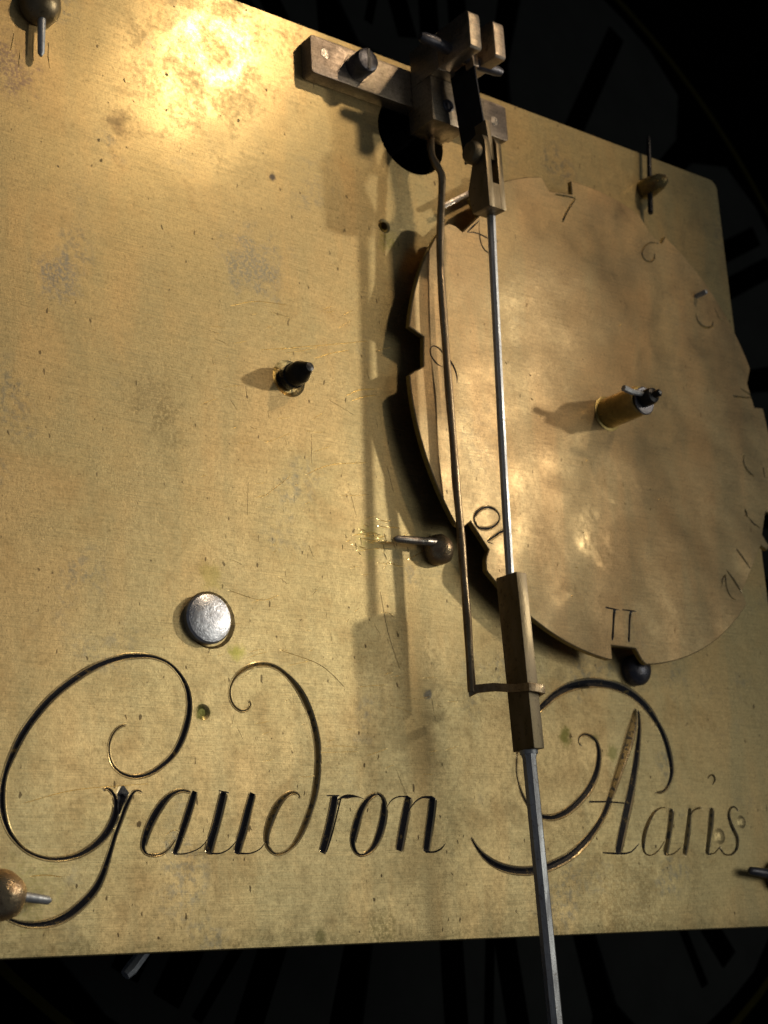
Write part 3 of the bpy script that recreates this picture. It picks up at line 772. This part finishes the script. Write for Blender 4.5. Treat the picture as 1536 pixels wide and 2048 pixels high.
lathe('foot_ring', V(sx + .01, sz + .01, .2205), OUT, [(0, .20), (.006, .195), (.004, .17)], M_COCK, cock, 32)
scr = lathe('foot_screw', V(sx, sz, .223), OUT, [(0, .165), (.02, .17), (.24, .168), (.27, .155), (.28, .12), (.285, .004)], M_DARK, cock, 32)
bm = bmesh.new(); add_box(bm, sx - .02, sx + .02, sz - .15, sz + .15, .505, .512)
from_bm('slot', bm, M_BLACK, scr, 0)
tube('cross_pin', [V(11.80, 11.56, 1.02), V(11.86, 11.555, 1.02), V(12.0, 11.55, 1.02), V(12.27, 11.53, 1.02), V(12.75, 11.40, 1.1), V(13.02, 11.40, 1.12), V(13.09, 11.40, 1.12), V(13.11, 11.40, 1.12)],
     [.05, .075, .085, .08, .075, .07, .055, .02], M_DARK, cock, 16)

# ------------------------------------------------------------------ pendulum
pend = root('pendulum', 'steel pendulum rod with a square brass sleeve, hanging in front of the plate', 'pendulum', (12.65, -1.05, 10.3))
def slab(name, a, b, half_t, half_d, mat, par, taper=1.0, bevel=0):
    bm = bmesh.new()
    vs = []
    for p, k in ((a, 1.0), (b, taper)):
        for dx, dh in ((-1, -1), (1, -1), (1, 1), (-1, 1)):
            vs.append(bm.verts.new(V(p[0] + dx * half_t, p[1], p[2] + dh * half_d * k)))
    bm.faces.new(vs[:4]); bm.faces.new(vs[4:][::-1])
    for i in range(4): bm.faces.new((vs[i], vs[(i + 1) % 4], vs[4 + (i + 1) % 4], vs[4 + i]))
    return from_bm(name, bm, mat, par, bevel)
slab('suspension_spring', (12.57, 11.40, 0.93), (12.715, 10.12, 0.93), 0.010, 0.235, M_BLUE, pend)
slab('upper_chop', (12.585, 11.52, 1.10), (12.60, 11.30, 1.10), 0.045, 0.08, M_COCK, pend, bevel=.008)
slab('lower_chop', (12.69, 10.52, 1.10), (12.745, 9.96, 1.10), 0.034, 0.11, M_SLEEVE, pend, bevel=.006)
bm = bmesh.new()
prof = [(0.92, 9.27), (1.25, 9.25), (1.25, 10.18), (1.21, 10.28), (1.10, 10.33), (0.98, 10.30), (0.92, 10.20), (0.93, 10.05), (0.98, 9.95), (0.86, 9.60)]
add_prism(bm, prof, 'x', 12.575, 12.665)
from_bm('cheek', bm, M_SLEEVE, pend, 0.008)
bm = bmesh.new(); add_prism(bm, prof, 'x', 12.775, 12.86); from_bm('cheek', bm, M_SLEEVE, pend, 0.008)
bm = bmesh.new(); add_prism(bm, [(0.92, 9.272), (1.247, 9.252), (1.247, 9.60), (1.0, 9.60), (0.87, 9.60)], 'x', 12.664, 12.776)
from_bm('block_core', bm, M_SLEEVE, pend, 0)
tube('clamp_screw', [V(12.574, 10.07, 1.06), V(12.50, 10.07, 1.06), V(12.46, 10.07, 1.06), V(12.44, 10.07, 1.06)], [.155, .155, .13, .08], M_SLEEVE, pend, 24)
hp = 1.0
def pp(px, py): return PV(px, py, hp)
def rodpath(ctrl):
    P = catmull([(a, b, c) for a, b, c in ctrl], 40)
    return [pp(p[0], p[1]) for p in P], [p[2] for p in P]
q, r_ = rodpath([(982, 426, .058), (988, 560, .055), (995, 700, .053), (1004, 880, .052), (1013, 1040, .052), (1020, 1152, .052)])
tube('upper_rod', q, r_, M_ROD, pend, 8, smooth=True, angle=30)
bot = pp(1112, 2060); b1 = pp(1057, 1500)
dirv = (bot - b1).normalized()
tube('lower_rod', [b1 + dirv * 0.0, b1 + dirv * .06, b1 + dirv * .10, b1 + (bot - b1) * .5, bot, bot + dirv * 2.4], [.095, .095, .084, .086, .088, .088], M_ROD, pend, 8, smooth=True, angle=30)
tube('ferrule', [b1 + dirv * .005, b1 + dirv * .05], [.11, .108], M_STEEL, pend, 20)
bm = bmesh.new()
t_, u_ = pp(1022, 1151), pp(1057.5, 1501)
vs = []
for p in (t_, u_):
    for dx, dh in ((-1, -1), (1, -1), (1, 1), (-1, 1)):
        vs.append(bm.verts.new(p + V(dx * .082, 0, dh * .185)))
bm.faces.new(vs[:4]); bm.faces.new(vs[4:][::-1])
for i in range(4): bm.faces.new((vs[i], vs[(i + 1) % 4], vs[4 + (i + 1) % 4], vs[4 + i]))
from_bm('sleeve', bm, M_SLEEVE, pend, 0.012)

# ------------------------------------------------------------------ crutch
crutch = root('crutch', 'thin bent brass crutch wire hanging from the round hole, its fork clasping the pendulum sleeve', 'crutch', (12.4, 0.2, 10.78))
ctrl = [(872, 258, -.1), (864, 272, .15), (861, 288, .30), (864, 312, .38), (873, 330, .43), (882, 346, .47), (884, 365, .48), (882, 420, .48), (880, 500, .47), (884.3, 590, .49), (892, 700, .50), (898.6, 790, .49), (907.6, 900, .50), (913.5, 980, .49), (921, 1060, .48), (927, 1140, .48), (934, 1230, .48), (939, 1310, .48), (944, 1384, .48)]
P = [PV(*c) for c in ctrl]
Pc = catmull([tuple(p) for p in P], 0.12) if False else None
sm = []
for i in range(len(P) - 1):
    p0 = P[i - 1] if i else P[i]; p3 = P[i + 2] if i + 2 < len(P) else P[i + 1]
    for j in range(4):
        t = j / 4
        sm.append(0.5 * ((2 * P[i]) + (-p0 + P[i + 1]) * t + (2 * p0 - 5 * P[i] + 4 * P[i + 1] - p3) * t * t + (-p0 + 3 * P[i] - 3 * P[i + 1] + p3) * t ** 3))
sm.append(P[-1])
tube('wire', sm, [0.050 + 0.003 * math.sin(i * .9) for i in range(len(sm))], M_WIRE, crutch, 8, angle=50)
tube('pallet_arbor', [V(12.44, 10.86, -2.2), V(12.44, 10.86, -.25), V(12.44, 10.86, .05)], [.11, .11, .09], M_BLACK, crutch, 16)
sl = u_ + (t_ - u_) * 0.345
e0 = sm[-1]
loop = [Vector(e0) + V(-.03, 0.0, -.02), Vector(e0) + V(.03, .03, .06), V(12.50, e0.z + .02, .75), V(sl.x - .115, sl.z + .0, 1.0), V(sl.x - .10, sl.z - .02, 1.235), V(sl.x, sl.z - .03, 1.25), V(sl.x + .105, sl.z - .04, 1.24), V(sl.x + .125, sl.z - .06, 1.12), V(sl.x + .125, sl.z - .06, .62)]
bm = bmesh.new()
rows = []
for i, p in enumerate(loop):
    t = frame_at(loop, i); n_ = t.cross(Vector((0, 0, 1))).normalized()
    hh = 0.05 if i else 0.06
    rows.append([bm.verts.new(p + n_ * a * .024 + Vector((0, 0, b * hh))) for a, b in ((-1, -1), (1, -1), (1, 1), (-1, 1))])
bm.faces.new(rows[0]); bm.faces.new(rows[-1][::-1])
for a, b in zip(rows, rows[1:]):
    for k in range(4): bm.faces.new((a[k], a[(k + 1) % 4], b[(k + 1) % 4], b[k]))
from_bm('fork', bm, M_WIRE, crutch, 0.008)

# ------------------------------------------------------------------ pillar ends with taper pins
def pillar(label, px, py, pin0, pin1, r=.2, hp_=.16, pr=.055, mat=M_KNOB, tall=.3, pinmat=M_PINST):
    x, z = C(px, py, .12)
    o = root('pillar_end', label, 'pillar', (x, 0, z), 'pinned pillar ends on the plate')
    lathe('knob', V(x, z, 0.002), OUT, [(0, r * .95), (.02, r * 1.02), (.07, r * 1.03), (.14, r * .97), (tall * .72, r * .78), (tall * .92, r * .45), (tall, r * .06)], mat, o, 28, wob=.02)
    a = PV(*pin0, hp_); b = PV(*pin1, hp_)
    d = (b - a)
    tube('taper_pin', [a - d * .02, a, a + d * .5, b - d * .06, b], [pr * .9, pr, pr * .92, pr * .8, pr * .35], pinmat, o, 10, angle=50)
    return o
pillar('greenish brass pillar end left of the number 10, its coppery pin pointing left', 882, 1098, (880, 1086), (788, 1077), .19, .15, .055, mat=M_PALE, tall=.27)
pillar('dark pillar end at the top left corner with its steel pin pointing down', 84, 6, (84, 10), (82, 112), .24, .12, .05, mat=M_SLEEVE, tall=.3, pinmat=M_STEEL)
pillar('domed brass pillar end at the bottom left with its steel pin pointing right', 6, 1790, (6, 1788), (102, 1801), .24, .14, .055, mat=M_PALE, tall=.34, pinmat=M_STEEL)
pillar('bright-tipped pillar end near the top right corner, its dark pin upright', 1300, 374, (1301, 424), (1297, 272), .16, .14, .042, tall=.46, pinmat=M_BLACK)
pillar('pillar end at the right edge below the word, mostly outside, its dark pin pointing left', 1562, 1752, (1556, 1750), (1498, 1741), .2, .16, .07, pinmat=M_DARK)

# ------------------------------------------------------------------ studs and arbor ends
def stud(name, label, px, py, r, h, mat, dome=.05):
    x, z = C(px, py, h)
    o = root(name, label, 'arbor end', (x, 0, z))
    lathe('head', V(x, z, 0.001), OUT, [(0, r * .98), (h * .75, r), (h, r * .93), (h + dome * .55, r * .72), (h + dome * .9, r * .4), (h + dome, .01)], mat, o, 48)
    return o
stud('steel_stud', 'large round domed grey steel stud above the capital G', 420, 1236, .285, .10, M_STUD, .032)
s2 = stud('steel_stud', 'small dark steel stud half hidden under the notch at number 11', 1281, 1338, .215, .14, M_DARK, .09)
x, z = C(578, 757, 0)
ar = root('arbor_end', 'black conical steel arbor tip in a bright brass oil sink on the bare plate', 'arbor end', (x, 0, z))
lathe('shaft', V(x, z, 0.002), OUT, [(0, .15), (.10, .155), (.11, .14), (.25, .14), (.27, .135), (.44, .055), (.45, .01)], M_BLACK, ar, 24)

# --- detent lever behind the wheel
lev = root('detent_lever', 'thin pale steel lever lying across the plate between the crutch and the pendulum head', 'lever', (13.0, -.15, 10.0))
bm = bmesh.new()
a, b = PV(884, 414, .20), PV(985, 362, .20)
nrm = Vector((-(b - a).z, 0, (b - a).x)).normalized() * .03
vs = []
for hh in (.16, .22):
    for p in (a - nrm, b - nrm * 1.4, b + nrm * 1.4, a + nrm): vs.append(bm.verts.new(Vector((p.x, -hh, p.z))))
bm.faces.new(vs[:4]); bm.faces.new(vs[4:][::-1])
for i in range(4): bm.faces.new((vs[i], vs[(i + 1) % 4], vs[4 + (i + 1) % 4], vs[4 + i]))
from_bm('lever_arm', bm, M_PINST, lev, .01)
tube('pivot_post', [V(b.x, b.z, 0.0), V(b.x, b.z, .25)], [.09, .09], M_PINST, lev, 16)

# --- steel arm under the plate
arm = root('strike_arm', 'dark steel arm end hanging below the bottom edge of the plate at left', 'lever', (8.7, .9, .3))
tube('arm_rod', [PV(330, 1830, -.9), PV(296, 1893, -.9), PV(262, 1938, -.9), PV(250, 1950, -.9)], [.07, .07, .075, .06], M_STEEL, arm, 8, angle=40)

# ------------------------------------------------------------------ the dial behind, its darkness put into the colours
def flatmat(name, c, rough=.5, metallic=0.0, var=.3):
    mt, nt, b = newmat(name)
    g = N(nt)
    f = g.noise(g.coord(), 1.2, 4, .6)
    col = g.mix(g.ramp(f, .3, .7, 0, var), c + (1,), tuple(k * .5 for k in c) + (1,))
    g.link(col, b.inputs['Base Color'])
    b.inputs['Roughness'].default_value = rough
    b.inputs['Metallic'].default_value = metallic
    b.inputs['Specular IOR Level'].default_value = 0.0
    return mt
M_BACKDROP = flatmat('backdrop_darkness', (0.0012, 0.0011, 0.001), .9)  # background darkness painted as a near-black colour
M_ENAMEL = flatmat('enamel_as_shaded', (0.022, 0.023, 0.022), .8)  # white enamel coloured nearly black to stand for the shade on it
M_GILT = flatmat('gilt_as_shaded', (0.022, 0.019, 0.004), .6, .2)  # gilding darkened likewise, shade in its base colour
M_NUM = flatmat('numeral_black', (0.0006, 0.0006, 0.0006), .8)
bd = mesh_obj('backdrop', [V(-40, -40, -9), V(80, -40, -9), V(80, 60, -9), V(-40, 60, -9)], [(0, 1, 2, 3)], M_BACKDROP)
bd['kind'] = 'structure'
HD = -7.0
dc = (18.6, 10.0)
dial = root('clock_dial', 'clock dial with twelve number plaques behind the plate, its shade put into the colours', 'clock dial', (dc[0], -HD, dc[1]))
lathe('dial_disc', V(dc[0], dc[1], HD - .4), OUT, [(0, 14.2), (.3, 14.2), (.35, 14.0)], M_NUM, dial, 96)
def ring_band(name, r0, r1, h, mat):
    vs, fs = [], []
    n = 96
    for k in range(n):
        t = 2 * math.pi * k / n
        for r, hh in ((r0, h - .05), (r0, h), (r1, h), (r1, h - .05)):
            vs.append(V(dc[0] + r * math.cos(t), dc[1] + r * math.sin(t), hh))
    for k in range(n):
        for j in range(3):
            a0 = k * 4 + j; b0 = ((k + 1) % n) * 4 + j
            fs.append((a0, b0, b0 + 1, a0 + 1))
    return mesh_obj(name, vs, fs, mat, dial, True, angle=30)
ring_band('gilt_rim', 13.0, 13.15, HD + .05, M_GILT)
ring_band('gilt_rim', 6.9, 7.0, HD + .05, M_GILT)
NUM = ['XII', 'I', 'II', 'III', 'IIII', 'V', 'VI', 'VII', 'VIII', 'IX', 'X', 'XI']
for k in range(12):
    th = math.radians(90 - 30 * k)
    er = Vector((math.cos(th), 0, math.sin(th))); et = Vector((math.sin(th), 0, -math.cos(th)))
    base = V(dc[0], dc[1], HD)
    def PT(r, s, h=0.0): return base + er * r + et * s + Vector((0, -h, 0))
    out = []
    for r, s in ((7.6, -1.5), (7.4, 0), (7.6, 1.5), (8.6, 2.05), (11.0, 2.6), (12.2, 2.2), (12.6, 1.0), (12.65, 0), (12.6, -1.0), (12.2, -2.2), (11.0, -2.6), (8.6, -2.05)):
        out.append((r, s))
    n = len(out)
    vs = [PT(r, s, 0.0) for r, s in out] + [PT(r * 1, s, .08) for r, s in out] + [PT(10 + (r - 10) * .94, s * .94, .13) for r, s in out]
    fs = [tuple(range(2 * n, 3 * n))]
    for lv in (0, 1):
        for i in range(n): fs.append((lv * n + i, lv * n + (i + 1) % n, (lv + 1) * n + (i + 1) % n, (lv + 1) * n + i))
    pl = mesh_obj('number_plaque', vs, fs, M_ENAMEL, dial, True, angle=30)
    vs, fs = [], []
    def bar(r0, s0, r1, s1, wd):
        d = math.hypot(r1 - r0, s1 - s0); nx, ny = -(s1 - s0) / d * wd, (r1 - r0) / d * wd
        i0 = len(vs)
        for hh in (.131, .16):
            for r, s in ((r0 - nx, s0 - ny), (r1 - nx, s1 - ny), (r1 + nx, s1 + ny), (r0 + nx, s0 + ny)): vs.append(PT(r, s, hh))
        fs.append((i0 + 4, i0 + 5, i0 + 6, i0 + 7))
        for j in range(4): fs.append((i0 + j, i0 + (j + 1) % 4, i0 + 4 + (j + 1) % 4, i0 + 4 + j))
    T_ = NUM[k]
    wid = {'I': .8, 'V': 1.3, 'X': 1.4}
    tot = sum(wid[c] for c in T_); s0 = -tot / 2
    for c in T_:
        mid = s0 + wid[c] / 2
        if c == 'I': bar(8.1, mid, 12.0, mid, .24)
        elif c == 'V': bar(8.1, mid, 12.0, mid - .45, .24); bar(8.1, mid, 12.0, mid + .45, .09)
        else: bar(8.1, mid + .5, 12.0, mid - .5, .24); bar(8.1, mid - .5, 12.0, mid + .5, .09)
        s0 += wid[c]
    mesh_obj('roman_numeral', vs, fs, M_NUM, pl)
